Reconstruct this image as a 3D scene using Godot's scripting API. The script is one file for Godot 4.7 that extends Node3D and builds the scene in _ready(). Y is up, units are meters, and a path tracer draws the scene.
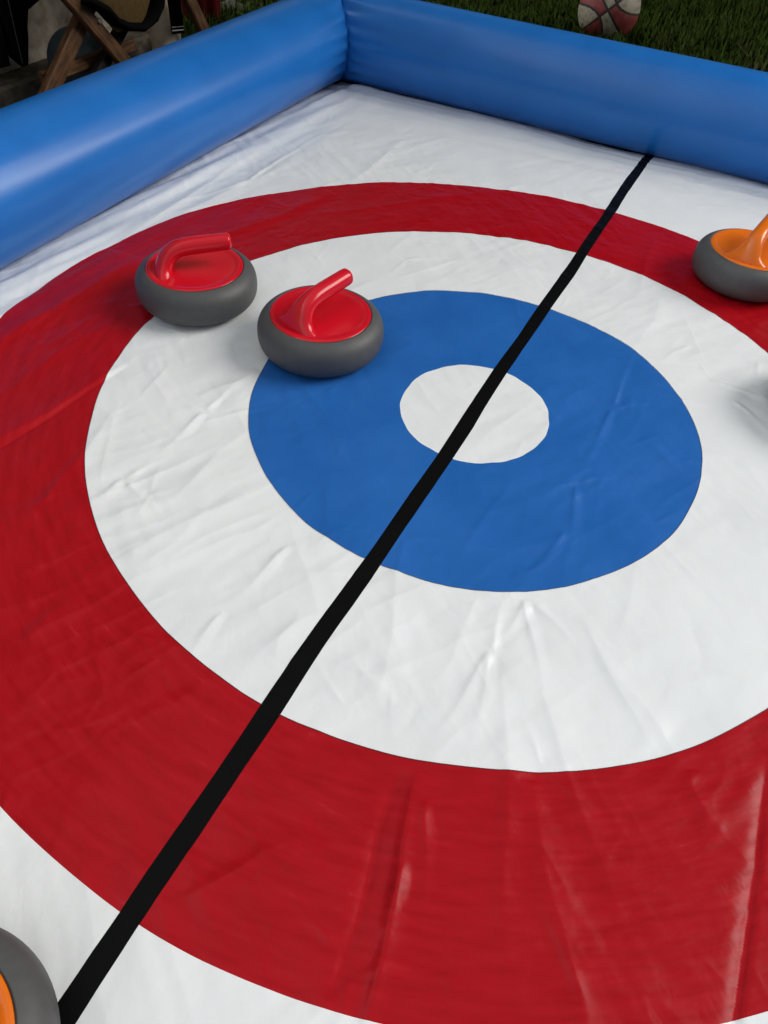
extends Node3D

const RHO = 0.131          # radius of the inflated border tubes
const AXIS_Y = 0.1056
const AX = 1.124           # tube axis, left and right of the centre line
const Z_FAR = -1.46        # tube axis at the far end
const Z_NEAR = 4.6
const GROUND = -0.03
const R1 = 0.1347
const R2 = 0.4019
const R3 = 0.6686
const R4 = 0.9336

# relief of the vinyl sheet, one height every two millimetres
const CELL = 0.002
const GX0 = -1.10
const GZ0 = -1.43
const NX = 1101
const NZ = 1380
var relief := PackedFloat32Array()
var rng := RandomNumberGenerator.new()
var used := {}

# ---------------------------------------------------------------- helpers
func numbered(called: String) -> String:
	if not used.has(called):
		used[called] = 0
		return called
	used[called] += 1
	return "%s_%03d" % [called, used[called]]

func thing(called: String, label: String, category: String, at := Vector3.ZERO, turn := 0.0, group := "") -> Node3D:
	var o := Node3D.new()
	o.name = numbered(called)
	add_child(o)
	o.position = at
	o.rotation.y = turn
	tag(o, label, category, group)
	return o

func tag(o: Node, label: String, category: String, group := "") -> Node:
	o.set_meta("label", label)
	o.set_meta("category", category)
	if group != "":
		o.set_meta("group", group)
	return o

func part(called: String, mesh: Mesh, mat: Material, parent: Node = self) -> MeshInstance3D:
	var m := MeshInstance3D.new()
	m.name = numbered(called) if parent == self else called
	m.mesh = mesh
	m.material_override = mat
	parent.add_child(m, true)
	return m

func structure(o: Node) -> Node:
	o.set_meta("kind", "structure")
	return o

func lin(r: float, g: float, b: float) -> Color:
	return Color(r, g, b).linear_to_srgb()

func mat(c: Color, rough := 0.6, spec := 0.5) -> StandardMaterial3D:
	var m := StandardMaterial3D.new()
	m.albedo_color = c
	m.roughness = rough
	m.metallic_specular = spec
	return m

func noise_tex(freq: float, seed_: int, size := 512, octaves := 4, ramp: Gradient = null, kind := FastNoiseLite.TYPE_SIMPLEX_SMOOTH, as_normal := false, warp := 0.0, fractal := FastNoiseLite.FRACTAL_FBM) -> NoiseTexture2D:
	var n := FastNoiseLite.new()
	n.seed = seed_
	n.noise_type = kind
	n.frequency = freq
	n.fractal_type = fractal
	n.fractal_octaves = octaves
	if warp > 0.0:
		n.domain_warp_enabled = true
		n.domain_warp_amplitude = warp
		n.domain_warp_frequency = freq * 0.7
	var t := NoiseTexture2D.new()
	t.width = size
	t.height = size
	t.seamless = true
	t.noise = n
	t.as_normal_map = as_normal
	if ramp:
		t.color_ramp = ramp
	return t

func ramp(stops: Array, cols: Array) -> Gradient:
	var g := Gradient.new()
	g.offsets = PackedFloat32Array(stops)
	g.colors = PackedColorArray(cols)
	return g

# a grid of points (rows of equal length) as one smooth mesh
func grid_mesh(p: PackedVector3Array, n: PackedVector3Array, uv: PackedVector2Array, cols: int, rows: int, flip := false) -> ArrayMesh:
	var ix := PackedInt32Array()
	ix.resize((cols - 1) * (rows - 1) * 6)
	var k := 0
	for j in rows - 1:
		for i in cols - 1:
			var a := j * cols + i
			var b := a + 1
			var c := a + cols
			var d := c + 1
			if flip:
				ix[k] = a; ix[k + 1] = c; ix[k + 2] = b; ix[k + 3] = b; ix[k + 4] = c; ix[k + 5] = d
			else:
				ix[k] = a; ix[k + 1] = b; ix[k + 2] = c; ix[k + 3] = b; ix[k + 4] = d; ix[k + 5] = c
			k += 6
	var arr := []
	arr.resize(Mesh.ARRAY_MAX)
	arr[Mesh.ARRAY_VERTEX] = p
	arr[Mesh.ARRAY_NORMAL] = n
	if uv.size():
		arr[Mesh.ARRAY_TEX_UV] = uv
	arr[Mesh.ARRAY_INDEX] = ix
	var m := ArrayMesh.new()
	m.add_surface_from_arrays(Mesh.PRIMITIVE_TRIANGLES, arr)
	return m

# grid without given normals: smooth normals from the points themselves
func skin(p: PackedVector3Array, cols: int, rows: int, wrap := false, flip := false, uv := PackedVector2Array()) -> ArrayMesh:
	var n := PackedVector3Array()
	n.resize(p.size())
	for j in rows:
		for i in cols:
			var i0 := i - 1
			var i1 := i + 1
			if wrap:
				if i0 < 0: i0 = cols - 2
				if i1 > cols - 1: i1 = 1
			else:
				i0 = maxi(i0, 0); i1 = mini(i1, cols - 1)
			var j0 := maxi(j - 1, 0)
			var j1 := mini(j + 1, rows - 1)
			var t: Vector3 = p[j * cols + i1] - p[j * cols + i0]
			var s: Vector3 = p[j1 * cols + i] - p[j0 * cols + i]
			var c := s.cross(t)
			if c.length() < 1e-12:
				c = Vector3.UP
			n[j * cols + i] = (-c if flip else c).normalized()
	return grid_mesh(p, n, uv, cols, rows, flip)

# turned shape about the y axis: profile of (radius, height) from below upwards
func lathe(prof: PackedVector2Array, seg := 72) -> ArrayMesh:
	var p := PackedVector3Array()
	for q in prof:
		for i in seg + 1:
			var a := TAU * (i % seg) / seg
			p.append(Vector3(q.x * cos(a), q.y, q.x * sin(a)))
	return skin(p, seg + 1, prof.size(), true, false)

# a swept tube with an elliptical section; sizes = (half width sideways, half thickness)
func sweep(path: PackedVector3Array, sizes: PackedVector2Array, side: Vector3, seg := 28, power := 1.0, cap := true) -> ArrayMesh:
	var p := PackedVector3Array()
	var rows := 0
	var n := path.size()
	for j in n:
		var t: Vector3 = (path[mini(j + 1, n - 1)] - path[maxi(j - 1, 0)]).normalized()
		var b := side.normalized()
		var u := b.cross(t).normalized()
		for i in seg + 1:
			var a := TAU * (i % seg) / seg
			var ca := signf(cos(a)) * pow(absf(cos(a)), power)
			var sa := signf(sin(a)) * pow(absf(sin(a)), power)
			p.append(path[j] + b * ca * sizes[j].x + u * sa * sizes[j].y)
		rows += 1
	if cap:
		for i in seg + 1:
			p.append(path[n - 1])
		rows += 1
		var q := PackedVector3Array()
		for i in seg + 1:
			q.append(path[0])
		q.append_array(p)
		p = q
		rows += 1
	return skin(p, seg + 1, rows, true, false)

# box with chamfered edges, centred
func chamfer_box(size: Vector3, c := 0.003) -> ArrayMesh:
	var st := SurfaceTool.new()
	st.begin(Mesh.PRIMITIVE_TRIANGLES)
	st.set_smooth_group(-1)
	var h := size / 2
	var pts: Array = []
	for sx in [-1.0, 1.0]:
		for sy in [-1.0, 1.0]:
			for sz in [-1.0, 1.0]:
				pts.append([Vector3(sx * h.x, sy * (h.y - c), sz * (h.z - c)), Vector3(sx * (h.x - c), sy * h.y, sz * (h.z - c)), Vector3(sx * (h.x - c), sy * (h.y - c), sz * h.z)])
	var face := func(v: Array):
		var mid := Vector3.ZERO
		for q in v: mid += q
		var nn: Vector3 = (v[1] - v[0]).cross(v[2] - v[0])
		if nn.dot(mid) > 0: v.reverse()
		for k in range(1, v.size() - 1):
			st.add_vertex(v[0]); st.add_vertex(v[k]); st.add_vertex(v[k + 1])
	var id := func(a, b, cc): return a * 4 + b * 2 + cc
	for s in 2:
		face.call([pts[id.call(s, 0, 0)][0], pts[id.call(s, 1, 0)][0], pts[id.call(s, 1, 1)][0], pts[id.call(s, 0, 1)][0]])
		face.call([pts[id.call(0, s, 0)][1], pts[id.call(1, s, 0)][1], pts[id.call(1, s, 1)][1], pts[id.call(0, s, 1)][1]])
		face.call([pts[id.call(0, 0, s)][2], pts[id.call(1, 0, s)][2], pts[id.call(1, 1, s)][2], pts[id.call(0, 1, s)][2]])
	for a in 2:
		for b in 2:
			face.call([pts[id.call(a, b, 0)][0], pts[id.call(a, b, 1)][0], pts[id.call(a, b, 1)][1], pts[id.call(a, b, 0)][1]])
			face.call([pts[id.call(a, 0, b)][0], pts[id.call(a, 1, b)][0], pts[id.call(a, 1, b)][2], pts[id.call(a, 0, b)][2]])
			face.call([pts[id.call(0, a, b)][1], pts[id.call(1, a, b)][1], pts[id.call(1, a, b)][2], pts[id.call(0, a, b)][2]])
			for cc in 2:
				face.call([pts[id.call(a, b, cc)][0], pts[id.call(a, b, cc)][1], pts[id.call(a, b, cc)][2]])
	st.generate_normals()
	return st.commit()

# a bar between two points, w across, d deep
func bar(called: String, a: Vector3, b: Vector3, w: float, d: float, m: Material, parent: Node) -> MeshInstance3D:
	var o := part(called, chamfer_box(Vector3(w, a.distance_to(b), d), 0.004), m, parent)
	var y := (b - a).normalized()
	var x := Vector3.RIGHT if absf(y.x) < 0.9 else Vector3.UP
	var z := x.cross(y).normalized()
	x = y.cross(z)
	o.transform = Transform3D(Basis(x, y, z), (a + b) / 2)
	return o

# ---------------------------------------------------------------- the sheet's relief
func stamp(ax: float, az: float, bx: float, bz: float, w: float, amp: float, one_sided := 0.0, pointed := false) -> void:
	# a ridge (or, negative, a furrow) from a to b; pointed: strongest at a and running out at b
	var dx := bx - ax
	var dz := bz - az
	var ll := dx * dx + dz * dz
	if ll < 1e-8:
		return
	var l := sqrt(ll)
	var reach := w * 3.2 * (1.0 + one_sided * 2.0)
	var i0 := maxi(0, int((minf(ax, bx) - reach - GX0) / CELL))
	var i1 := mini(NX - 1, int((maxf(ax, bx) + reach - GX0) / CELL))
	var j0 := maxi(0, int((minf(az, bz) - reach - GZ0) / CELL))
	var j1 := mini(NZ - 1, int((maxf(az, bz) + reach - GZ0) / CELL))
	for j in range(j0, j1 + 1):
		var pz := GZ0 + j * CELL - az
		for i in range(i0, i1 + 1):
			var px := GX0 + i * CELL - ax
			var t := (px * dx + pz * dz) / ll
			if t <= 0.0 or t >= 1.0:
				continue
			var d := (px * dz - pz * dx) / l
			d += w * 0.5 * sin(t * 5.0 + ax * 40.0) * t * (1.0 - t) * 4.0
			var f: float
			if pointed:
				f = (1.0 - t) * minf(1.0, t * l / 0.018)
			else:
				f = sqrt(sin(PI * t))
			var ww := w * (0.55 + 0.9 * t) if pointed else w
			if one_sided > 0.0 and d > 0.0:
				ww *= 1.0 + one_sided * 2.0
			var e := (sqrt(d * d + 4e-6) - 0.002) / ww
			if e < 4.0:
				relief[j * NX + i] += amp * f * exp(-e * (1.0 + 0.35 * e))

func make_relief() -> void:
	relief.resize(NX * NZ)
	var big := FastNoiseLite.new()
	big.seed = 11; big.frequency = 2.1; big.fractal_octaves = 2
	var mid := FastNoiseLite.new()
	mid.seed = 5; mid.frequency = 9.0; mid.fractal_octaves = 3
	mid.domain_warp_enabled = true; mid.domain_warp_amplitude = 0.08; mid.domain_warp_frequency = 4.0
	var lng := FastNoiseLite.new()
	lng.seed = 21; lng.frequency = 1.0; lng.fractal_octaves = 3
	for j in NZ:
		var z := GZ0 + j * CELL
		for i in NX:
			var x := GX0 + i * CELL
			var h := big.get_noise_2d(x, z) * 0.0035 + mid.get_noise_2d(x, z) * 0.0011
			# drapes: two families of soft folds, each strong in patches
			var pa := clampf(big.get_noise_2d(x * 0.8 + 7.0, z * 0.8) * 2.2 + 0.35, 0.0, 1.0)
			var pb := clampf(big.get_noise_2d(x * 0.8 - 9.0, z * 0.8 + 4.0) * 2.2 + 0.30, 0.0, 1.0)
			var fa := absf(lng.get_noise_2d((x * 0.91 + z * 0.42) * 8.0, (z * 0.91 - x * 0.42) * 2.0 + 30.0))
			var fb := absf(lng.get_noise_2d((x * 0.60 - z * 0.80) * 9.0 + 50.0, (z * 0.60 + x * 0.80) * 2.2))
			h += 0.0036 * pa * (0.35 - fa) + 0.0031 * pb * (0.35 - fb)
			# pulled folds along the side tubes
			var e := 1.05 - absf(x)
			if e < 0.34:
				var s := 1.0 - e / 0.34
				h += big.get_noise_2d((x + 0.10 * z) * 4.6 + 3.0, z * 0.55) * 0.015 * s * s * minf(1.0, 0.35 + e / 0.10) + lng.get_noise_2d((x + 0.12 * z) * 15.0, z * 1.6) * 0.0024 * s * s
			# the sheet curls down under the tubes
			var c := maxf(0.0, 1.0 - e / 0.085)
			h -= 0.009 * c * c
			var f := maxf(0.0, 1.0 - (z + 1.385) / 0.11)
			h -= 0.010 * f * f
			if z < -1.1:
				var s2 := (-1.1 - z) / 0.3
				h += big.get_noise_2d(x * 0.5 + 9.0, (z + x * 0.06) * 5.0) * 0.008 * s2 + lng.get_noise_2d(x * 1.1 + 9.0, (z + x * 0.06) * 19.0) * 0.0016 * s2
			relief[j * NX + i] = h
	# folds from the packing, which run the length of the rink
	stamp(0.583, 0.94, 0.570, 0.43, 0.0034, -0.0044, 0.9)
	stamp(-0.668, 0.60, -0.614, 0.215, 0.009, 0.0058, 1.8)
	stamp(-0.650, 0.60, -0.604, 0.21, 0.004, -0.0024)
	stamp(-0.843, 0.40, -0.841, -0.10, 0.02, 0.007, 1.2)
	stamp(-0.841, 0.02, -0.643, -0.62, 0.02, 0.0045, 1.0)
	stamp(-0.738, 0.40, -0.725, 0.10, 0.015, 0.002)
	stamp(0.195, 0.655, 0.262, 0.93, 0.007, 0.0052, 0.9)
	stamp(0.175, 0.66, 0.215, 0.90, 0.010, -0.0035)
	# pinched points with ridges running out of them
	for r in [[0.209, 0.456, 0.234, 0.575], [0.209, 0.456, 0.194, 0.61], [0.211, 0.458, 0.195, 0.361], [0.226, 0.347, 0.211, 0.454], [0.226, 0.347, 0.317, 0.396],
			[0.219, 0.355, 0.299, 0.491], [0.218, -0.139, 0.213, 0.084], [0.218, -0.139, 0.286, -0.196], [0.218, -0.139, 0.210, -0.342], [0.219, 0.080, 0.171, 0.123],
			[0.219, 0.080, 0.265, 0.039], [0.218, 0.087, 0.256, 0.272], [0.234, 0.194, 0.205, 0.340], [-0.419, 0.445, -0.427, 0.517], [-0.419, 0.445, -0.395, 0.38], [-0.419, 0.445, -0.348, 0.480],
			[-0.411, 0.248, -0.399, 0.118], [-0.411, 0.248, -0.410, 0.379], [-0.411, 0.248, -0.462, 0.248], [-0.121, 0.433, -0.134, 0.556], [-0.135, 0.578, -0.135, 0.671], [0.214, 0.680, 0.260, 0.783],
			[0.224, 0.751, 0.231, 0.835], [0.306, -0.430, 0.267, -0.342], [0.410, -0.285, 0.497, -0.222], [0.364, -0.330, 0.475, -0.325], [-0.861, -0.553, -0.862, -1.005], [-0.861, -0.553, -0.90, -0.42]]:
		stamp(r[0], r[1], lerpf(r[0], r[2], 1.25), lerpf(r[1], r[3], 1.25), 0.0060, 0.0028, 0.5, true)
		stamp(r[0] + 0.012, r[1] - 0.004, lerpf(r[0], r[2], 1.1) + 0.012, lerpf(r[1], r[3], 1.1) - 0.004, 0.011, -0.0014, 0.0, true)
	# longer soft folds
	for r in [[0.288, 0.480, 0.454, 0.694], [0.301, 0.337, 0.438, 0.489], [0.341, 0.382, 0.474, 0.491], [0.162, 0.550, 0.166, 0.394], [0.285, -0.080, 0.400, -0.028], [0.144, -0.058, 0.031, -0.074],
			[-0.315, 0.239, -0.329, 0.468], [-0.392, 0.104, -0.441, 0.223], [-0.047, 0.525, -0.035, 0.611], [-0.265, 0.438, -0.280, 0.576], [0.231, 0.47, 0.36, 0.80], [0.042, 0.893, 0.123, 0.769],
			[-0.317, 0.658, -0.339, 0.744], [0.141, 0.771, 0.014, 0.917], [0.486, 0.494, 0.516, 0.559], [-0.997, -0.546, -0.789, -0.661], [-0.635, -0.691, -0.641, -1.032],
			[-0.925, -0.139, -0.943, -0.734], [-0.889, -0.308, -0.819, -0.741], [-0.152, -0.529, 0.006, -0.550], [0.132, -0.892, 0.163, -0.568], [0.212, -0.591, 0.210, -0.371], [0.386, -0.109, 0.509, -0.112],
			[-0.36, -0.30, -0.50, 0.02], [-0.55, 0.30, -0.47, 0.62], [-0.20, 0.30, -0.33, 0.62], [0.02, 0.32, 0.11, 0.60], [0.32, 0.60, 0.46, 0.84], [-0.62, -0.50, -0.30, -0.86]]:
		stamp(r[0], r[1], r[2], r[3], rng.randf_range(0.009, 0.016), rng.randf_range(0.0018, 0.0031), 0.3)
	# crumples all over
	for k in 240:
		var x := rng.randf_range(-1.0, 1.0)
		var z := rng.randf_range(-1.35, 1.15)
		var a := rng.randf() * TAU
		var l := rng.randf_range(0.05, 0.22)
		stamp(x, z, x + cos(a) * l, z + sin(a) * l, rng.randf_range(0.004, 0.010), rng.randf_range(-0.0010, 0.0014), rng.randf() * 0.8)
	for k in 170:
		var x := rng.randf_range(-1.0, 1.0)
		var z := rng.randf_range(-1.35, 1.1)
		var a := rng.randf() * TAU
		for s in rng.randi_range(2, 4):
			var l := rng.randf_range(0.03, 0.11)
			stamp(x, z, x + cos(a) * l, z + sin(a) * l, rng.randf_range(0.0028, 0.0055), rng.randf_range(0.0006, 0.0015), rng.randf() * 0.5, true)
			a += rng.randf_range(1.1, 2.4)
	# it lies flat where the far part of the sheet begins
	for j in NZ:
		var z := GZ0 + j * CELL
		if z > 1.15:
			var f := clampf((1.29 - z) / 0.14, 0.0, 1.0)
			for i in NX:
				relief[j * NX + i] *= f

func hgt(x: float, z: float) -> float:
	var u := clampf((x - GX0) / CELL, 0.0, NX - 1.001)
	var v := clampf((z - GZ0) / CELL, 0.0, NZ - 1.001)
	var i := int(u)
	var j := int(v)
	u -= i
	v -= j
	var k := j * NX + i
	return lerpf(lerpf(relief[k], relief[k + 1], u), lerpf(relief[k + NX], relief[k + NX + 1], u), v)

func sheet_normal(x: float, z: float) -> Vector3:
	return Vector3(hgt(x - 0.002, z) - hgt(x + 0.002, z), 0.004, hgt(x, z - 0.002) - hgt(x, z + 0.002)).normalized()

func edge_radius(a: float, k: int) -> float:
	# printed circles, cut a little unevenly
	var r: float = [0.0, R1, R2, R3, R4][k]
	return r + (0.4 + 0.6 * r) * (0.0012 * sin(a * 9.0 + k * 2.0) + 0.0006 * sin(a * 23.0 + k) + 0.0010 * sin(a * 4.0 + k * 5.0))

func ring_mesh(k0: int, k1: int, rows: int, cols: int, grow0 := 0.0, grow1 := 0.0, lift := 0.0, arcs := false) -> ArrayMesh:
	var p := PackedVector3Array(); var n := PackedVector3Array(); var uv := PackedVector2Array()
	var total := rows * cols
	p.resize(total); n.resize(total); uv.resize(total)
	for i in cols:
		var a := TAU * (i % (cols - 1)) / (cols - 1)
		var ca := cos(a)
		var sa := sin(a)
		var ra := edge_radius(a, k0) + grow0 if k0 > 0 else 0.0
		var rb := edge_radius(a, k1) + grow1
		for j in rows:
			var r := lerpf(ra, rb, float(j) / (rows - 1))
			var x := r * ca
			var z := r * sa
			var q := j * cols + i
			p[q] = Vector3(x, hgt(x, z) + lift, z)
			n[q] = sheet_normal(x, z)
			uv[q] = Vector2(6.0 * i / (cols - 1), r / 0.3) if arcs else Vector2(x, z) / 0.8
	return grid_mesh(p, n, uv, cols, rows, true)

func apron_mesh(rows: int, cols: int) -> ArrayMesh:
	# from the outer circle to the edges of the sheet
	var p := PackedVector3Array(); var n := PackedVector3Array(); var uv := PackedVector2Array()
	var total := rows * cols
	p.resize(total); n.resize(total); uv.resize(total)
	for i in cols:
		var a := TAU * (i % (cols - 1)) / (cols - 1)
		var ca := cos(a)
		var sa := sin(a)
		var ra := edge_radius(a, 4)
		var rb := 9.0
		if absf(ca) > 1e-5: rb = minf(rb, 1.08 / absf(ca))
		if sa > 1e-5: rb = minf(rb, 1.30 / sa)
		elif sa < -1e-5: rb = minf(rb, 1.415 / -sa)
		for j in rows:
			var r := lerpf(ra, rb, float(j) / (rows - 1))
			var x := r * ca
			var z := r * sa
			var q := j * cols + i
			p[q] = Vector3(x, hgt(x, z), z)
			n[q] = sheet_normal(x, z)
			uv[q] = Vector2(x, z) / 0.8
	return grid_mesh(p, n, uv, cols, rows, true)

func stripe_mesh() -> ArrayMesh:
	var p := PackedVector3Array(); var n := PackedVector3Array(); var uv := PackedVector2Array()
	var rows := 900
	var cols := 9
	for j in rows:
		var z := lerpf(-1.412, 1.30, float(j) / (rows - 1))
		var off := 0.0014 * sin(z * 7.0) + 0.0007 * sin(z * 19.0)
		var half := 0.0132 + 0.0005 * sin(z * 11.0 + 1.0) + 0.0003 * sin(z * 31.0)
		for i in cols:
			var x := lerpf(-half, half, float(i) / (cols - 1)) + off
			p.append(Vector3(x, hgt(x, z) + (0.0014 if i > 0 and i < cols - 1 else 0.0002), z))
			n.append(sheet_normal(x, z))
			uv.append(Vector2(x, z) / 0.4)
	return grid_mesh(p, n, uv, cols, rows, false)

# ---------------------------------------------------------------- the border tubes
func border_tube(along_z: bool, fixed: float, s0: float, s1: float, inner: float, seed_: int) -> ArrayMesh:
	# mitred at both ends; inner = +1/-1: which way across points into the rink
	var nz := FastNoiseLite.new()
	nz.seed = seed_; nz.frequency = 3.0; nz.fractal_octaves = 2
	var cols := 97
	var marks: Array = []
	var half := (s1 - s0) / 2
	var d := 0.0
	while d < half:
		marks.append(d)
		d += 0.0025 if d < 0.03 else (0.008 if d < 0.2 else 0.03)
	var st: Array = []
	for m in marks: st.append([m, 0])
	st.append([half, 0])
	var back := marks.duplicate()
	back.reverse()
	for m in back: st.append([m, 1])
	var p := PackedVector3Array(); var uv := PackedVector2Array()
	for q in st:
		for i in cols:
			var a := TAU * (i % (cols - 1)) / (cols - 1)
			var dist: float = q[0]
			var r := RHO * (1.0 - 0.035 * exp(-dist / 0.006) - 0.02 * exp(-dist / 0.05))
			r += 0.0075 * exp(-dist / 0.06) * sin(a * 17.0 + 3.0 * sin(a * 2.0) + q[1]) * (1.0 - exp(-dist / 0.008))
			r += 0.0022 * exp(-dist / 0.10) * sin(a * 7.0 + dist * 20.0)
			var across := r * cos(a) * inner
			var ins := r * cos(a)
			var s: float = (s0 + ins + dist * (half - ins) / half) if q[1] == 0 else (s1 - ins - dist * (half - ins) / half)
			var w := nz.get_noise_2d(s * 0.6, a * 0.6) * 0.0004
			across += w * cos(a) * inner
			var y := AXIS_Y + (r + w) * sin(a)
			p.append(Vector3(fixed + across, y, s) if along_z else Vector3(s, y, fixed + across))
			uv.append(Vector2(a * RHO / 0.6, s / 0.6))
	return skin(p, cols, st.size(), true, (inner > 0) != along_z, uv)

# ---------------------------------------------------------------- curling stones
func make_stone(lid: Material, rubber: Material, label: String, at: Vector3, turn: float, tilt := Vector3.ZERO) -> Node3D:
	var o := thing("curling_stone", label, "curling stone", at, turn, "plastic curling stones on the rink")
	o.rotation.x = tilt.x
	o.rotation.z = tilt.z
	var prof := PackedVector2Array()
	prof.append(Vector2(0.0, 0.0))
	prof.append(Vector2(0.07, 0.0))
	for k in 49:
		var a := lerpf(-PI / 2, PI / 2, k / 48.0)
		var ca := pow(maxf(cos(a), 0.0), 0.80)
		var sa := signf(sin(a)) * pow(absf(sin(a)), 0.80)
		if a > 0.0 and 0.0735 + 0.0462 * ca < 0.0945:
			break
		prof.append(Vector2(0.0735 + 0.0462 * ca, 0.0400 + 0.0398 * sa))
	prof.append(Vector2(0.0945, 0.068))
	prof.append(Vector2(0.0, 0.066))
	part("rubber_ring", lathe(prof, 96), rubber, o)
	var lp := PackedVector2Array()
	for q in [[0.0962, 0.060], [0.0962, 0.0722], [0.0955, 0.0755], [0.0938, 0.0776], [0.0912, 0.0787], [0.0880, 0.0789], [0.0848, 0.0785], [0.0815, 0.0776], [0.0775, 0.0768], [0.071, 0.0764], [0.055, 0.0763], [0.030, 0.0764], [0.004, 0.0765], [0.0032, 0.0758], [0.0, 0.0758]]:
		lp.append(Vector2(q[0], q[1]))
	part("lid", lathe(lp, 96), lid, o)
	# the handle: a flared foot, a leaning neck and a round bar over the middle; local +x is where the bar points
	var keys := [
		[-0.0600, 0.0680, 0.0560, 0.0190], [-0.0595, 0.0752, 0.0480, 0.0182], [-0.0580, 0.0800, 0.0385, 0.0176], [-0.0560, 0.0850, 0.0315, 0.0172], [-0.0533, 0.0912, 0.0268, 0.0168],
		[-0.0492, 0.0985, 0.0234, 0.0164], [-0.0435, 0.1056, 0.0206, 0.0162], [-0.0355, 0.1115, 0.0184, 0.0160], [-0.0255, 0.1158, 0.0175, 0.0158], [-0.0130, 0.1182, 0.0166, 0.0163],
		[0.0060, 0.1200, 0.0163, 0.0163], [0.0260, 0.1215, 0.0161, 0.0161], [0.0460, 0.1229, 0.0159, 0.0159], [0.0640, 0.1241, 0.0157, 0.0157], [0.0705, 0.1245, 0.0150, 0.0150], [0.0732, 0.1247, 0.0127, 0.0127], [0.0748, 0.1248, 0.0095, 0.0095], [0.0754, 0.1248, 0.0055, 0.0055]]
	var path := PackedVector3Array(); var sz := PackedVector2Array()
	for q in keys:
		path.append(Vector3(q[0], q[1], 0.0))
		sz.append(Vector2(q[2], q[3]))
	part("handle", sweep(path, sz, Vector3(0, 0, 1), 40, 0.92), lid, o)
	return o

# ---------------------------------------------------------------- foliage
func leaf_mass(count: int, size: float, place: Callable) -> ArrayMesh:
	var p := PackedVector3Array(); var n := PackedVector3Array(); var ix := PackedInt32Array()
	for k in count:
		var c: Vector3 = place.call()
		var d := Vector3(rng.randfn(), rng.randfn(), rng.randfn()).normalized()
		var u := d.cross(Vector3(0.3, 1, 0.2)).normalized()
		var v := d.cross(u)
		var s := size * rng.randf_range(0.6, 1.3)
		var b := p.size()
		p.append(c - u * s); p.append(c + v * s * 0.5); p.append(c + u * s); p.append(c - v * s * 0.5)
		for q in 4: n.append(d)
		ix.append_array(PackedInt32Array([b, b + 1, b + 2, b, b + 2, b + 3]))
	var arr := []
	arr.resize(Mesh.ARRAY_MAX)
	arr[Mesh.ARRAY_VERTEX] = p; arr[Mesh.ARRAY_NORMAL] = n; arr[Mesh.ARRAY_INDEX] = ix
	var m := ArrayMesh.new()
	m.add_surface_from_arrays(Mesh.PRIMITIVE_TRIANGLES, arr)
	return m

func grass_tuft() -> ArrayMesh:
	# a dozen bent blades
	var st := SurfaceTool.new()
	st.begin(Mesh.PRIMITIVE_TRIANGLES)
	for k in 12:
		var a := rng.randf() * TAU
		var base := Vector3(rng.randf_range(-0.02, 0.02), 0, rng.randf_range(-0.02, 0.02))
		var lean := Vector3(cos(a), 0, sin(a))
		var side := Vector3(-sin(a), 0, cos(a)) * rng.randf_range(0.0014, 0.0028)
		var h := rng.randf_range(0.045, 0.10)
		var out := rng.randf_range(0.01, 0.05)
		var mid := base + lean * out * 0.35 + Vector3.UP * h * 0.62
		var tip := base + lean * out + Vector3.UP * h * rng.randf_range(0.7, 1.0)
		var nn := (lean * 0.5 + Vector3.UP * 0.6).normalized()
		for q in [base - side, mid - side * 0.8, base + side, base + side, mid - side * 0.8, mid + side * 0.8, mid - side * 0.8, tip, mid + side * 0.8]:
			st.set_normal(nn)
			st.add_vertex(q)
	return st.commit()

# ---------------------------------------------------------------- the ball
func ball_zone(d: Vector3) -> int:
	# d in the ball's own axes: x across the two ovals, y across the equator, z towards the viewer
	var lim := 0.30 + 0.78 * d.y * d.y
	var z := 0
	if d.x < -lim: z = 0
	elif d.x < 0.0: z = 1
	elif d.x < lim: z = 2
	else: z = 3
	return z + (4 if d.y > 0.0 else 0)

func ball_seam(d: Vector3) -> float:
	var lim := 0.30 + 0.78 * d.y * d.y
	var g := sqrt(1.0 + 2.4 * d.y * d.y)
	return minf(minf(absf(d.x), absf(d.y)), minf(absf(d.x - lim), absf(d.x + lim)) / g)

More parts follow.
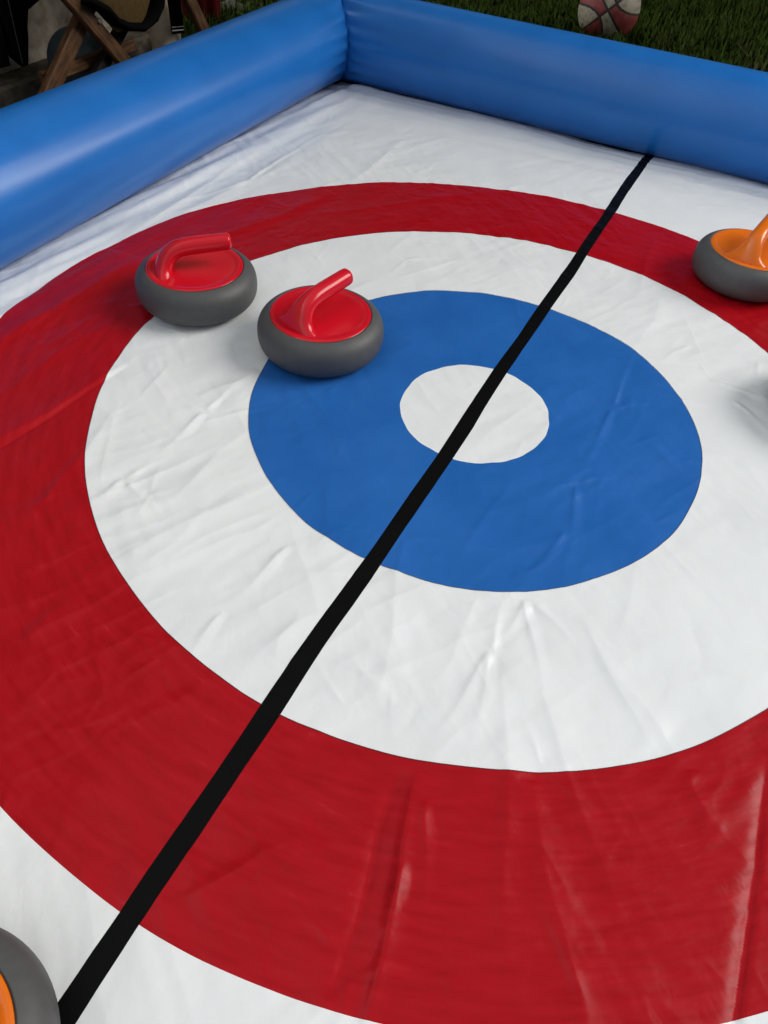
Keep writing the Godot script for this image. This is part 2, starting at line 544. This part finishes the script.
func build_basketball() -> void:
	var o := thing("basketball", "worn red and cream basketball on the dark lawn behind the far tube", "basketball", Vector3(-0.4502, GROUND + 0.12, -2.4855))
	var tools: Array = []
	for k in 9:
		var st := SurfaceTool.new()
		st.begin(Mesh.PRIMITIVE_TRIANGLES)
		tools.append(st)
	var rows := 150
	var cols := 300
	var pt := func(j: int, i: int) -> Vector3:
		var t := PI * j / rows
		var a := TAU * i / cols
		return Vector3(sin(t) * cos(a), sin(t) * sin(a), cos(t))
	for j in rows:
		for i in cols:
			var q: Array = [pt.call(j, i), pt.call(j + 1, i), pt.call(j + 1, i + 1), pt.call(j, i + 1)]
			var c: Vector3 = (q[0] + q[1] + q[2] + q[3]).normalized()
			var zone := 8 if ball_seam(c) < 0.034 else ball_zone(c)
			var st: SurfaceTool = tools[zone]
			for e in [0, 2, 1, 0, 3, 2]:
				var d: Vector3 = q[e]
				var depth := 0.0022 * (1.0 - smoothstep(0.018, 0.05, ball_seam(d)))
				st.set_normal(d)
				st.set_uv(Vector2(d.x + d.z * 0.3, d.y))
				st.add_vertex(d * (0.12 - depth))
	var pebble := noise_tex(0.12, 3, 512, 1, null, FastNoiseLite.TYPE_CELLULAR)
	var worn_red := ramp([0.0, 0.5, 1.0], [lin(0.12, 0.014, 0.012), lin(0.18, 0.02, 0.016), lin(0.22, 0.04, 0.03)])
	var worn_cream := ramp([0.0, 0.45, 1.0], [lin(0.15, 0.125, 0.085), lin(0.27, 0.235, 0.165), lin(0.33, 0.29, 0.22)])
	var mats: Array = []
	for k in 2:
		var m := mat(Color.WHITE, 0.6)
		m.albedo_texture = noise_tex(0.012, 31 + k, 512, 5, worn_red if k == 0 else worn_cream)
		m.uv1_scale = Vector3(0.7, 0.7, 0.7)
		m.heightmap_enabled = true
		m.heightmap_texture = pebble
		m.heightmap_scale = 0.05
		mats.append(m)
	var dark := mat(lin(0.02, 0.014, 0.012), 0.8)
	var b := Basis(Vector3(0, 0, 1).cross(Vector3(0, 1, 0)), Vector3(0, 1, 0), Vector3(0, 0, 1))
	# z axis looks from the ball to the camera side, the equator slants up to the right
	var zz := (Vector3(0.29, 0.78, 1.02) - Vector3(-0.45, 0.09, -2.4855)).normalized()
	var xx := Vector3.UP.cross(zz).normalized()
	var yy := zz.cross(xx)
	var slant := deg_to_rad(43.0)
	b = Basis(xx * cos(slant) + yy * sin(slant), -xx * sin(slant) + yy * cos(slant), zz)
	b = b * Basis(Vector3.UP, deg_to_rad(-2.0))
	for k in 8:
		var even := ((k % 4) + (k / 4)) % 2 == 0
		part("panel", tools[k].commit(), mats[0] if even else mats[1], o).transform.basis = b
	part("seam_channels", tools[8].commit(), dark, o).transform.basis = b

# ---------------------------------------------------------------- scene
func _ready() -> void:
	rng.seed = 4242
	# camera: hand held, tipped down at the house, a few degrees of roll
	var cam := Camera3D.new()
	cam.name = "camera"
	cam.fov = 69.5
	cam.near = 0.05
	cam.far = 400.0
	var pitch := 0.8282586
	var roll := 0.08934916
	var f := Vector3(0, -sin(pitch), -cos(pitch))
	var up := Vector3(0, cos(pitch), -sin(pitch))
	var rt := Vector3.RIGHT * cos(roll) + up * sin(roll)
	var uu := -Vector3.RIGHT * sin(roll) + up * cos(roll)
	var bs := Basis(Vector3.UP, deg_to_rad(23.206)) * Basis(rt, uu, -f)
	cam.transform = Transform3D(bs, Vector3(0.27757, 0.85, 1.01988))
	add_child(cam)
	cam.current = true

	# light: a bright overcast afternoon, the veiled sun ahead to the right
	var env := Environment.new()
	env.background_mode = Environment.BG_SKY
	var sky := Sky.new()
	var el := deg_to_rad(32.0)
	var az := deg_to_rad(33.0)   # from +x towards -z
	var to_sun := Vector3(cos(el) * cos(az), sin(el), -cos(el) * sin(az))
	var sm := PanoramaSkyMaterial.new()
	sm.panorama = ImageTexture.create_from_image(overcast(to_sun))
	sky.sky_material = sm
	env.sky = sky
	env.tonemap_mode = Environment.TONE_MAPPER_LINEAR
	env.tonemap_exposure = 1.33
	env.sdfgi_enabled = true
	env.ssao_enabled = true
	env.ssil_enabled = true
	var we := WorldEnvironment.new()
	we.name = "environment"
	we.environment = env
	add_child(we)
	var sun := DirectionalLight3D.new()
	sun.name = "sun"
	sun.light_energy = 0.75
	sun.light_color = Color(1.0, 0.985, 0.96)
	sun.light_angular_distance = 36.0
	sun.shadow_enabled = true
	add_child(sun)
	sun.look_at_from_position(to_sun * 20.0, Vector3.ZERO)

	build_setting()
	build_rink()
	build_stones()
	build_corner_things()
	build_basketball()

# a veiled sun in a thin bright overcast: glow round the sun, a little darker away from it, drifting cloud
func overcast(to_sun: Vector3) -> Image:
	var w := 512
	var h := 256
	var im := Image.create(w, h, false, Image.FORMAT_RGBF)
	var n := FastNoiseLite.new()
	n.seed = 77; n.frequency = 1.6; n.fractal_octaves = 4
	for j in h:
		var th := PI * (j + 0.5) / h
		for i in w:
			var ph := TAU * ((i + 0.5) / w - 0.5)
			var d := Vector3(sin(th) * sin(ph), cos(th), -sin(th) * cos(ph))
			var c: Color
			if d.y < 0.0:
				c = Color(0.10, 0.11, 0.08)
			else:
				var a := rad_to_deg(acos(clampf(d.dot(to_sun), -1.0, 1.0)))
				var cloud := 1.0 + 0.16 * n.get_noise_3d(d.x, d.y * 1.6, d.z)
				var l := (0.24 + 0.04 * d.y) * cloud
				var g := 2.4 * exp(-pow(a / 18.0, 2.0)) + 1.9 * exp(-pow(a / 36.0, 2.0))
				c = Color(l * 0.95 + g * 0.975, l * 1.0 + g, l * 1.06 + g * 1.01)
			im.set_pixel(i, j, c)
	return im

func build_setting() -> void:
	# lawn: one sheet to the horizon
	var gp := PlaneMesh.new()
	gp.size = Vector2(240, 240)
	var gm := mat(Color.WHITE, 0.95, 0.2)
	gm.albedo_texture = noise_tex(0.02, 8, 512, 5, ramp([0.0, 0.5, 1.0], [lin(0.012, 0.015, 0.006), lin(0.018, 0.026, 0.009), lin(0.028, 0.032, 0.014)]))
	gm.uv1_triplanar = true
	gm.uv1_world_triplanar = true
	gm.uv1_scale = Vector3(0.9, 0.9, 0.9)
	var g := part("lawn_ground", gp, gm)
	g.position = Vector3(0, GROUND, 0)
	structure(g)
	# trodden soil between the rink and the house
	var sp := PlaneMesh.new()
	sp.size = Vector2(1.0, 7.0)
	var smt := mat(Color.WHITE, 0.95, 0.2)
	smt.albedo_texture = noise_tex(0.03, 14, 512, 5, ramp([0.0, 0.5, 1.0], [lin(0.025, 0.017, 0.010), lin(0.05, 0.034, 0.02), lin(0.085, 0.06, 0.04)]))
	smt.uv1_triplanar = true
	smt.uv1_world_triplanar = true
	smt.uv1_scale = Vector3(1.6, 1.6, 1.6)
	var soil := part("soil_path", sp, smt)
	soil.position = Vector3(-1.50, GROUND + 0.004, 2.05)
	structure(soil)

	# house wall with its plinth and eave
	var w := thing("house_wall", "grimy beige rendered house wall behind the wooden bench", "wall", Vector3(-1.855, GROUND, 1.3))
	var plaster := mat(Color.WHITE, 0.9, 0.3)
	plaster.albedo_texture = noise_tex(0.014, 40, 1024, 6, ramp([0.0, 0.35, 0.6, 1.0], [lin(0.20, 0.165, 0.125), lin(0.34, 0.29, 0.23), lin(0.42, 0.37, 0.30), lin(0.50, 0.44, 0.36)]))
	plaster.uv1_triplanar = true
	plaster.uv1_scale = Vector3(1.3, 1.3, 1.3)
	plaster.heightmap_enabled = true
	plaster.heightmap_texture = noise_tex(0.06, 41, 512, 4)
	plaster.heightmap_scale = 0.25
	var face := part("plaster_face", chamfer_box(Vector3(0.3, 2.6, 5.4), 0.01), plaster, w)
	face.position = Vector3(-0.15, 1.3, 0.0)
	var concrete := mat(Color.WHITE, 0.95, 0.3)
	concrete.albedo_texture = noise_tex(0.02, 44, 512, 5, ramp([0.0, 0.5, 1.0], [lin(0.05, 0.042, 0.03), lin(0.10, 0.085, 0.065), lin(0.16, 0.14, 0.11)]))
	concrete.uv1_triplanar = true
	concrete.uv1_scale = Vector3(2, 2, 2)
	var pl := part("plinth", chamfer_box(Vector3(0.10, 0.055, 5.42), 0.008), concrete, w)
	pl.position = Vector3(0.05, 0.0275, 0.0)
	var eave := part("eave", chamfer_box(Vector3(0.46, 0.12, 5.6), 0.01), mat(lin(0.06, 0.045, 0.035), 0.8), w)
	eave.position = Vector3(0.05, 2.55, 0.0)

	# hedge along the right side of the garden, tree beyond the lawn
	var leaf := mat(lin(0.035, 0.06, 0.018), 0.7, 0.3)
	var h := thing("hedge", "dense clipped green hedge along the right side of the garden", "hedge", Vector3(5.2, GROUND, 0))
	var hl := part("foliage", leaf_mass(16000, 0.11, func(): return Vector3(rng.randf_range(-0.5, 0.5), rng.randf_range(0.05, 2.5), rng.randf_range(-8, 7))), leaf, h)
	hl.set_meta("kind", "stuff")
	for k in 6:
		var q := lathe(PackedVector2Array([Vector2(0.05, 0), Vector2(0.035, 1.2), Vector2(0.015, 2.2)]), 10)
		part("trunk", q, mat(lin(0.05, 0.035, 0.025), 0.9), h).position = Vector3(0, 0, -7 + k * 2.6)
	var t := thing("garden_tree", "broad low tree spreading over the far side of the lawn", "tree", Vector3(-0.6, GROUND, -5.6))
	var bark := mat(lin(0.05, 0.036, 0.025), 0.9)
	part("trunk", lathe(PackedVector2Array([Vector2(0.26, 0), Vector2(0.19, 0.3), Vector2(0.16, 1.4), Vector2(0.12, 2.4), Vector2(0.05, 3.3)]), 18), bark, t)
	for k in 7:
		var a := TAU * k / 7.0
		bar("limb", Vector3(0, 1.7 + 0.1 * k, 0), Vector3(cos(a) * 2.0, 2.9 + 0.12 * k, sin(a) * 2.0), 0.08, 0.08, bark, t)
	var crown := part("crown", leaf_mass(5500, 0.16, func():
		var d := Vector3(rng.randfn(), rng.randfn(), rng.randfn()).normalized() * pow(rng.randf(), 0.4)
		return Vector3(d.x * 4.0, 3.2 + d.y * 1.25, 0.6 + d.z * 2.9)), leaf, t)
	crown.set_meta("kind", "stuff")

	var hb := thing("back_hedge", "tall dark hedge closing the garden beyond the lawn", "hedge", Vector3(-2.4, GROUND, -9.2))
	part("foliage", leaf_mass(22000, 0.12, func(): return Vector3(rng.randf_range(-8.5, 8.0), rng.randf_range(0.03, 3.1), rng.randf_range(-0.5, 0.5))), leaf, hb).set_meta("kind", "stuff")
	for k in 7:
		part("trunk", lathe(PackedVector2Array([Vector2(0.06, 0), Vector2(0.04, 1.4), Vector2(0.015, 2.7)]), 10), bark, hb).position = Vector3(-7.5 + k * 2.5, 0, 0)

	# grass
	var tufts := MultiMesh.new()
	tufts.transform_format = MultiMesh.TRANSFORM_3D
	tufts.use_colors = true
	tufts.mesh = grass_tuft()
	var spots: Array = []
	for k in 15000:
		var x := rng.randf_range(-2.5, 1.0)
		var z := rng.randf_range(-4.4, -1.56)
		if x < -1.75 and z > -1.5: continue
		spots.append(Vector2(x, z))
	for k in 1600:
		spots.append(Vector2(rng.randf_range(-1.75, -1.24), rng.randf_range(-1.56, -1.30)))
	for k in 7000:
		var q := Vector2(rng.randf_range(-6, 4.6), rng.randf_range(-8, -4.4))
		spots.append(q)
	for k in 3500:
		spots.append(Vector2(rng.randf_range(1.3, 4.6), rng.randf_range(-4.4, 4)))
	tufts.instance_count = spots.size()
	for k in spots.size():
		var s := rng.randf_range(0.6, 1.25)
		var bb := Basis(Vector3.UP, rng.randf() * TAU).scaled(Vector3(s, s * rng.randf_range(0.6, 1.1), s))
		tufts.set_instance_transform(k, Transform3D(bb, Vector3(spots[k].x, GROUND - 0.002, spots[k].y)))
		var v := rng.randf_range(0.7, 1.25)
		var dry := rng.randf() < 0.05
		tufts.set_instance_color(k, Color(0.085, 0.08, 0.035) if dry else Color(0.044 * v, 0.074 * v, 0.011 * v))
	var mi := MultiMeshInstance3D.new()
	mi.name = "grass"
	mi.multimesh = tufts
	var blade := mat(Color.WHITE, 0.75, 0.12)
	blade.vertex_color_use_as_albedo = true
	mi.material_override = blade
	add_child(mi)
	tag(mi, "dark green unmown grass of the lawn beyond the tubes", "grass")
	mi.set_meta("kind", "stuff")

func build_rink() -> void:
	make_relief()
	var o := thing("curling_rink", "blue walled inflatable curling rink with a printed target on its white floor", "inflatable rink")
	# vinyl
	var crinkle := noise_tex(0.010, 61, 1024, 5, null, FastNoiseLite.TYPE_SIMPLEX_SMOOTH, false, 30.0, FastNoiseLite.FRACTAL_RIDGED)
	var white := mat(Color.WHITE, 0.36, 0.4)
	white.albedo_texture = noise_tex(0.006, 62, 512, 4, ramp([0.0, 0.5, 1.0], [lin(0.765, 0.785, 0.79), lin(0.80, 0.82, 0.825), lin(0.82, 0.84, 0.845)]))
	var blue := mat(Color.WHITE, 0.38, 0.28)
	blue.albedo_texture = noise_tex(0.008, 63, 512, 4, ramp([0.0, 0.5, 1.0], [lin(0.015, 0.112, 0.395), lin(0.019, 0.125, 0.425), lin(0.024, 0.137, 0.455)]))
	var red := mat(Color.WHITE, 1.0, 0.27)
	red.albedo_texture = noise_tex(0.016, 64, 1024, 6, ramp([0.0, 0.35, 0.6, 0.86, 0.93, 1.0], [lin(0.32, 0.002, 0.006), lin(0.36, 0.003, 0.008), lin(0.38, 0.004, 0.0095), lin(0.40, 0.005, 0.011), lin(0.41, 0.012, 0.018), lin(0.43, 0.024, 0.030)]))
	red.roughness_texture = noise_tex(0.026, 65, 1024, 5, ramp([0.0, 0.5, 1.0], [Color(0.25, 0.25, 0.25), Color(0.32, 0.32, 0.32), Color(0.43, 0.43, 0.43)]))
	var black := mat(lin(0.0045, 0.0045, 0.0045), 0.38, 0.15)
	for m in [white, blue, red]:
		m.heightmap_enabled = true
		m.heightmap_texture = crinkle
		m.heightmap_scale = 0.045
	red.uv1_scale = Vector3(0.5, 1.1, 1)
	red.heightmap_scale = 0.010
	var outline := mat(lin(0.05, 0.035, 0.04), 0.5)

	var sheet := part("floor_sheet", apron_mesh(110, 1801), white, o)
	var far := PackedVector3Array(); var fn := PackedVector3Array(); var fu := PackedVector2Array()
	for j in 23:
		for i in 15:
			var x := lerpf(-1.08, 1.08, i / 14.0)
			var z := lerpf(1.30, 4.55, j / 22.0)
			far.append(Vector3(x, 0.0, z)); fn.append(Vector3.UP); fu.append(Vector2(x, z) / 0.8)
	part("near_sheet", grid_mesh(far, fn, fu, 15, 23), white, sheet)
	part("red_ring", ring_mesh(3, 4, 94, 1981, 0.0, 0.0, 0.0, true), red, sheet).set_meta("label", "wide outer red ring of the target, streaked")
	part("white_ring", ring_mesh(2, 3, 94, 1921), white, sheet).set_meta("label", "white ring between the red and blue rings")
	part("blue_ring", ring_mesh(1, 2, 94, 1441), blue, sheet).set_meta("label", "blue ring around the white centre spot")
	part("centre_spot", ring_mesh(0, 1, 45, 601), white, sheet).set_meta("label", "white spot in the middle of the target")
	for k in [2, 3]:
		part("print_edge", ring_mesh(k, k, 3, 1201, -0.0003, 0.0004, 0.0007), outline, sheet)
	part("centre_line", stripe_mesh(), black, sheet).set_meta("label", "black line through the middle of the target")
	var tail := part("centre_line", PlaneMesh.new(), black, sheet)
	(tail.mesh as PlaneMesh).size = Vector2(0.0264, 3.25)
	tail.position = Vector3(0, 0.0014, 2.925)

	var tube := mat(Color.WHITE, 0.28, 0.40)
	tube.albedo_texture = noise_tex(0.005, 70, 512, 4, ramp([0.0, 0.5, 1.0], [lin(0.013, 0.145, 0.49), lin(0.016, 0.158, 0.52), lin(0.019, 0.170, 0.55)]))
	tube.heightmap_enabled = true
	tube.heightmap_texture = noise_tex(0.10, 71, 1024, 3)
	tube.heightmap_scale = 0.005
	tube.uv1_scale = Vector3(1, 1, 1)
	part("side_tube", border_tube(true, -AX, Z_FAR, Z_NEAR, 1.0, 1), tube, o).set_meta("label", "blue border tube along the house side")
	part("side_tube", border_tube(true, AX, Z_FAR, Z_NEAR, -1.0, 2), tube, o)
	part("end_tube", border_tube(false, Z_FAR, -AX, AX, 1.0, 3), tube, o).set_meta("label", "blue border tube across the far end")
	part("end_tube", border_tube(false, Z_NEAR, -AX, AX, -1.0, 4), tube, o)

func build_stones() -> void:
	var rubber := mat(Color.WHITE, 0.55, 0.5)
	rubber.albedo_texture = noise_tex(0.03, 80, 512, 4, ramp([0.0, 0.5, 1.0], [lin(0.064, 0.065, 0.066), lin(0.074, 0.075, 0.076), lin(0.086, 0.086, 0.085)]))
	rubber.uv1_triplanar = true
	rubber.uv1_scale = Vector3(4, 4, 4)
	var red := mat(lin(0.62, 0.006, 0.018), 0.22, 0.45)
	var orange := mat(lin(0.78, 0.165, 0.008), 0.22, 0.45)
	make_stone(red, rubber, "red handled curling stone on the red ring, farther left of the pair", Vector3(-0.6250, 0.003, -0.0290), deg_to_rad(40.0))
	make_stone(red, rubber, "red handled curling stone half on the blue ring", Vector3(-0.3325, 0.001, -0.0208), atan2(0.97, 0.24))
	make_stone(orange, rubber, "orange lidded curling stone on the red ring near the far tube", Vector3(0.356, 0.001, -0.760), deg_to_rad(80.0))
	make_stone(orange, rubber, "orange lidded curling stone on the white floor beside the near end of the black line", Vector3(-0.070, 0.001, 1.120), deg_to_rad(60.0))
	make_stone(orange, rubber, "curling stone just entering at the right edge, on the white ring", Vector3(0.5815, 0.001, -0.337), deg_to_rad(20.0))

func build_corner_things() -> void:
	# wooden scissor bench against the wall
	var wood := mat(Color.WHITE, 0.6, 0.4)
	wood.albedo_texture = noise_tex(0.02, 90, 512, 5, ramp([0.0, 0.5, 1.0], [lin(0.035, 0.015, 0.006), lin(0.08, 0.036, 0.014), lin(0.15, 0.075, 0.032)]))
	wood.uv1_triplanar = true
	wood.uv1_scale = Vector3(9, 1.6, 9)
	var dark_wood := mat(lin(0.012, 0.010, 0.009), 0.7, 0.3)
	var b := thing("folding_bench", "brown wooden folding bench with crossed legs beside the house wall", "bench", Vector3(-1.52, GROUND, -0.9))
	var z0 := -0.9
	bar("leg", Vector3(0.022, 0.0, -0.955 - z0), Vector3(0.022, 0.47, -0.555 - z0), 0.024, 0.042, wood, b)
	bar("leg", Vector3(-0.010, 0.0, -0.455 - z0), Vector3(-0.010, 0.47, -1.045 - z0), 0.026, 0.046, wood, b)
	bar("leg", Vector3(0.022, 0.0, -1.320 - z0), Vector3(0.022, 0.47, -1.040 - z0), 0.024, 0.042, wood, b)
	bar("leg", Vector3(-0.010, 0.0, -0.640 - z0), Vector3(-0.010, 0.47, -1.300 - z0), 0.026, 0.036, dark_wood, b)
	bar("stretcher", Vector3(-0.050, 0.120, -0.60 - z0), Vector3(-0.050, 0.120, -0.99 - z0), 0.022, 0.034, wood, b)
	for k in 5:
		bar("seat_slat", Vector3(0.01 - k * 0.062, 0.482, -0.44 - z0), Vector3(0.01 - k * 0.062, 0.482, -1.42 - z0), 0.020, 0.052, wood, b)
	part("bolt", lathe(PackedVector2Array([Vector2(0.007, 0), Vector2(0.007, 0.004), Vector2(0.004, 0.006), Vector2(0, 0.006)]), 12), mat(lin(0.2, 0.19, 0.17), 0.4), b).transform = Transform3D(Basis(Vector3.FORWARD, PI / 2), Vector3(0.034, 0.213 + 0.025, 0.125))

	# tan bag with black trim hanging from the seat
	var tan_cloth := mat(Color.WHITE, 0.9, 0.2)
	tan_cloth.albedo_texture = noise_tex(0.05, 95, 256, 3, ramp([0.0, 1.0], [lin(0.07, 0.045, 0.016), lin(0.12, 0.078, 0.03)]))
	tan_cloth.uv1_triplanar = true
	tan_cloth.uv1_scale = Vector3(5, 5, 5)
	var black := mat(lin(0.0035, 0.0035, 0.004), 0.85, 0.1)
	var bag := thing("shoulder_bag", "tan shoulder bag with thick black trim hanging from the wooden bench", "bag", Vector3(-1.49, 0.17, -0.895))
	var body := PackedVector3Array()
	var rows := 12
	var cols := 33
	for j in rows:
		var v := float(j) / (rows - 1)
		var y := 0.27 * v
		var half := 0.125 * sqrt(clampf(0.25 + v * 2.2, 0.0, 1.0)) * (1.0 - 0.18 * v)
		var th := 0.035 * (0.35 + sqrt(sin(PI * clampf(v, 0.03, 0.97)) * 0.8))
		for i in cols:
			var a := TAU * (i % (cols - 1)) / (cols - 1)
			body.append(Vector3(th * sin(a), y, half * cos(a) + 0.006 * sin(a * 3.0 + v * 5.0)))
	part("body", skin(body, cols, rows, true), tan_cloth, bag)
	var trim := PackedVector3Array(); var ts := PackedVector2Array()
	for q in [[0.10, 0.17], [0.065, 0.105], [0.030, 0.072], [0.010, 0.030], [-0.004, -0.03], [0.008, -0.08], [0.035, -0.115], [0.075, -0.135], [0.14, -0.142]]:
		trim.append(Vector3(0.012, q[0], q[1]))
		ts.append(Vector2(0.030, 0.013))
	part("trim", sweep(trim, ts, Vector3(1, 0, 0), 16), black, bag)
	# loose black strap with a striped end
	var strap := thing("strap", "loose black webbing strap with two white stripes at its end, hanging before the cream post", "strap", Vector3(-1.545, 0.085, -1.175))
	var sp := PackedVector3Array(); var ss := PackedVector2Array()
	for k in 14:
		var v := k / 13.0
		sp.append(Vector3(0.006 * sin(v * 4.0), v * 0.38, 0.010 * sin(v * 3.0)))
		ss.append(Vector2(0.021, 0.0022))
	part("webbing", sweep(sp, ss, Vector3(0.55, 0, -0.83), 12, 0.6), black, strap)
	for k in 2:
		var sb := part("stripe", chamfer_box(Vector3(0.040, 0.0035, 0.0066), 0.001), mat(lin(0.5, 0.5, 0.48), 0.7), strap)
		sb.transform = Transform3D(Basis(Vector3(0.55, 0, -0.83).normalized(), Vector3.UP, Vector3(0.83, 0, 0.55).normalized()), Vector3(0.001, 0.010 + k * 0.010, 0.0))

	# black jacket hanging at the left
	var jacket := thing("jacket", "black jacket hanging with its pointed hem above the plinth", "jacket", Vector3(-1.785, 0, 0))
	var jl := PackedVector2Array([Vector2(-0.85, 0.95), Vector2(-0.88, 0.35), Vector2(-0.845, 0.208), Vector2(-0.775, 0.186), Vector2(-0.757, 0.150), Vector2(-0.748, 0.121), Vector2(-0.722, 0.055), Vector2(-0.712, 0.055), Vector2(-0.690, 0.078), Vector2(-0.678, 0.120), Vector2(-0.670, 0.180), Vector2(-0.67, 0.95)])
	var jr := PackedVector2Array([Vector2(-0.668, 0.95), Vector2(-0.668, 0.178), Vector2(-0.664, 0.120), Vector2(-0.660, 0.068), Vector2(-0.60, 0.072), Vector2(-0.50, 0.08), Vector2(-0.48, 0.3), Vector2(-0.50, 0.95)])
	for q in [jl, jr]:
		part("front_flap", slab(q, 0.035), black, jacket)
	var zipper := PackedVector3Array([Vector3(0.039, 0.07, -0.700), Vector3(0.039, 0.15, -0.703), Vector3(0.039, 0.30, -0.712), Vector3(0.039, 0.9, -0.72)])
	part("piping", sweep(zipper, PackedVector2Array([Vector2(0.0016, 0.0016), Vector2(0.0016, 0.0016), Vector2(0.0016, 0.0016), Vector2(0.0016, 0.0016)]), Vector3(0, 0, 1), 8), mat(lin(0.06, 0.06, 0.07), 0.5), jacket)
	var hook := part("hanger_loop", chamfer_box(Vector3(0.14, 0.02, 0.03), 0.004), mat(lin(0.06, 0.06, 0.06), 0.5), jacket)
	hook.position = Vector3(-0.05, 0.945, -0.67)

	# dull blue ball behind the bench legs
	var bp := PackedVector2Array()
	for k in 33:
		var a := lerpf(-PI / 2, PI / 2, k / 32.0)
		bp.append(Vector2(0.092 * cos(a) * (1.0 - 0.012 * exp(-pow(a / 0.05, 2.0))), 0.092 * sin(a)))
	var bm := mat(Color.WHITE, 0.55)
	bm.albedo_texture = noise_tex(0.03, 97, 256, 4, ramp([0.0, 1.0], [lin(0.030, 0.048, 0.055), lin(0.06, 0.092, 0.105)]))
	bm.uv1_triplanar = true
	bm.uv1_scale = Vector3(4, 4, 4)
	var ball := thing("play_ball", "dull blue grey ball behind the crossed legs of the bench", "ball", Vector3(-1.655, GROUND + 0.092, -0.835))
	part("shell", lathe(bp, 48), bm, ball)
	part("valve", lathe(PackedVector2Array([Vector2(0.006, 0), Vector2(0.005, 0.0025), Vector2(0, 0.0025)]), 10), mat(lin(0.02, 0.02, 0.02), 0.5), ball).position = Vector3(0, 0.0905, 0)

	# cream post at the end of the wall
	var post := thing("downpipe", "cream coloured round post standing at the end of the house wall", "post", Vector3(-1.62, GROUND, -1.20))
	var cream := mat(Color.WHITE, 0.6)
	cream.albedo_texture = noise_tex(0.02, 98, 256, 5, ramp([0.0, 0.4, 1.0], [lin(0.45, 0.35, 0.23), lin(0.74, 0.61, 0.44), lin(0.80, 0.69, 0.52)]))
	cream.uv1_triplanar = true
	cream.uv1_scale = Vector3(3, 3, 3)
	part("shaft", lathe(PackedVector2Array([Vector2(0.051, 0.0), Vector2(0.050, 0.02), Vector2(0.050, 1.0), Vector2(0.049, 2.45), Vector2(0, 2.45)]), 36), cream, post)
	part("foot_ring", lathe(PackedVector2Array([Vector2(0.0, 0.0), Vector2(0.062, 0.0), Vector2(0.062, 0.016), Vector2(0.056, 0.021), Vector2(0.0505, 0.022)]), 36), cream, post)

	# dark red cloth bundle beyond the bench
	var rp := PackedVector3Array()
	var rr := 20
	var rc := 41
	for j in rr:
		var v := float(j) / (rr - 1)
		var w := sqrt(clampf(1.0 - pow(absf(v * 2.0 - 0.9) / 1.12, 2.4), 0.0, 1.0))
		for i in rc:
			var a := TAU * (i % (rc - 1)) / (rc - 1)
			var fold := 1.0 + 0.10 * sin(a * 5.0 + v * 3.0) + 0.05 * sin(a * 11.0 - v * 7.0)
			rp.append(Vector3(0.075 * w * fold * cos(a), v * 0.34, 0.062 * w * fold * sin(a)))
	var bundle := tag(part("cloth_bundle", skin(rp, rc, rr, true), mat(lin(0.07, 0.004, 0.006), 0.85, 0.2)), "dark red cloth bundle on the ground behind the bench leg", "cloth")
	(bundle as Node3D).position = Vector3(-1.75, GROUND, -1.575)

	# pale stone in the grass
	var st := PackedVector3Array()
	for j in 14:
		for i in 25:
			var t := PI * j / 13.0
			var a := TAU * (i % 24) / 24.0
			var d := Vector3(sin(t) * cos(a), -cos(t), sin(t) * sin(a))
			var k := 1.0 + 0.16 * sin(d.x * 4.0 + 1.0) * cos(d.z * 5.0) + 0.08 * sin(d.y * 9.0 + d.x * 6.0)
			st.append(d * Vector3(0.052, 0.030, 0.042) * k)
	var rockm := mat(Color.WHITE, 0.9)
	rockm.albedo_texture = noise_tex(0.04, 99, 256, 5, ramp([0.0, 1.0], [lin(0.05, 0.045, 0.037), lin(0.13, 0.12, 0.10)]))
	rockm.uv1_triplanar = true
	rockm.uv1_scale = Vector3(6, 6, 6)
	var rock := tag(part("rock", skin(st, 25, 14, true), rockm), "small pale grey stone lying in the grass near the rink's far left corner", "stone")
	(rock as Node3D).position = Vector3(-1.80, GROUND + 0.022, -1.83)

# flat cloth outline in the z-y plane with thickness along x and softened rims
func slab(q: PackedVector2Array, thick: float) -> ArrayMesh:
	var st := SurfaceTool.new()
	st.begin(Mesh.PRIMITIVE_TRIANGLES)
	st.set_smooth_group(-1)
	var inner := PackedVector2Array()
	var c := Vector2.ZERO
	for v in q: c += v
	c /= q.size()
	for v in q: inner.append(v + (c - v).normalized() * 0.006)
	var tri := Geometry2D.triangulate_polygon(q)
	for s in [0, 1]:
		for k in range(0, tri.size(), 3):
			for e in ([0, 1, 2] if s == 0 else [0, 2, 1]):
				var v := inner[tri[k + e]]
				st.add_vertex(Vector3(thick if s == 1 else 0.0, v.y, v.x))
	var n := q.size()
	for i in n:
		var j := (i + 1) % n
		var a0 := Vector3(0, inner[i].y, inner[i].x)
		var b0 := Vector3(0, inner[j].y, inner[j].x)
		var am := Vector3(thick / 2, q[i].y, q[i].x)
		var bm := Vector3(thick / 2, q[j].y, q[j].x)
		var a1 := Vector3(thick, inner[i].y, inner[i].x)
		var b1 := Vector3(thick, inner[j].y, inner[j].x)
		for v in [a0, b0, am, b0, bm, am, am, bm, a1, bm, b1, a1]:
			st.add_vertex(v)
	st.generate_normals()
	return st.commit()
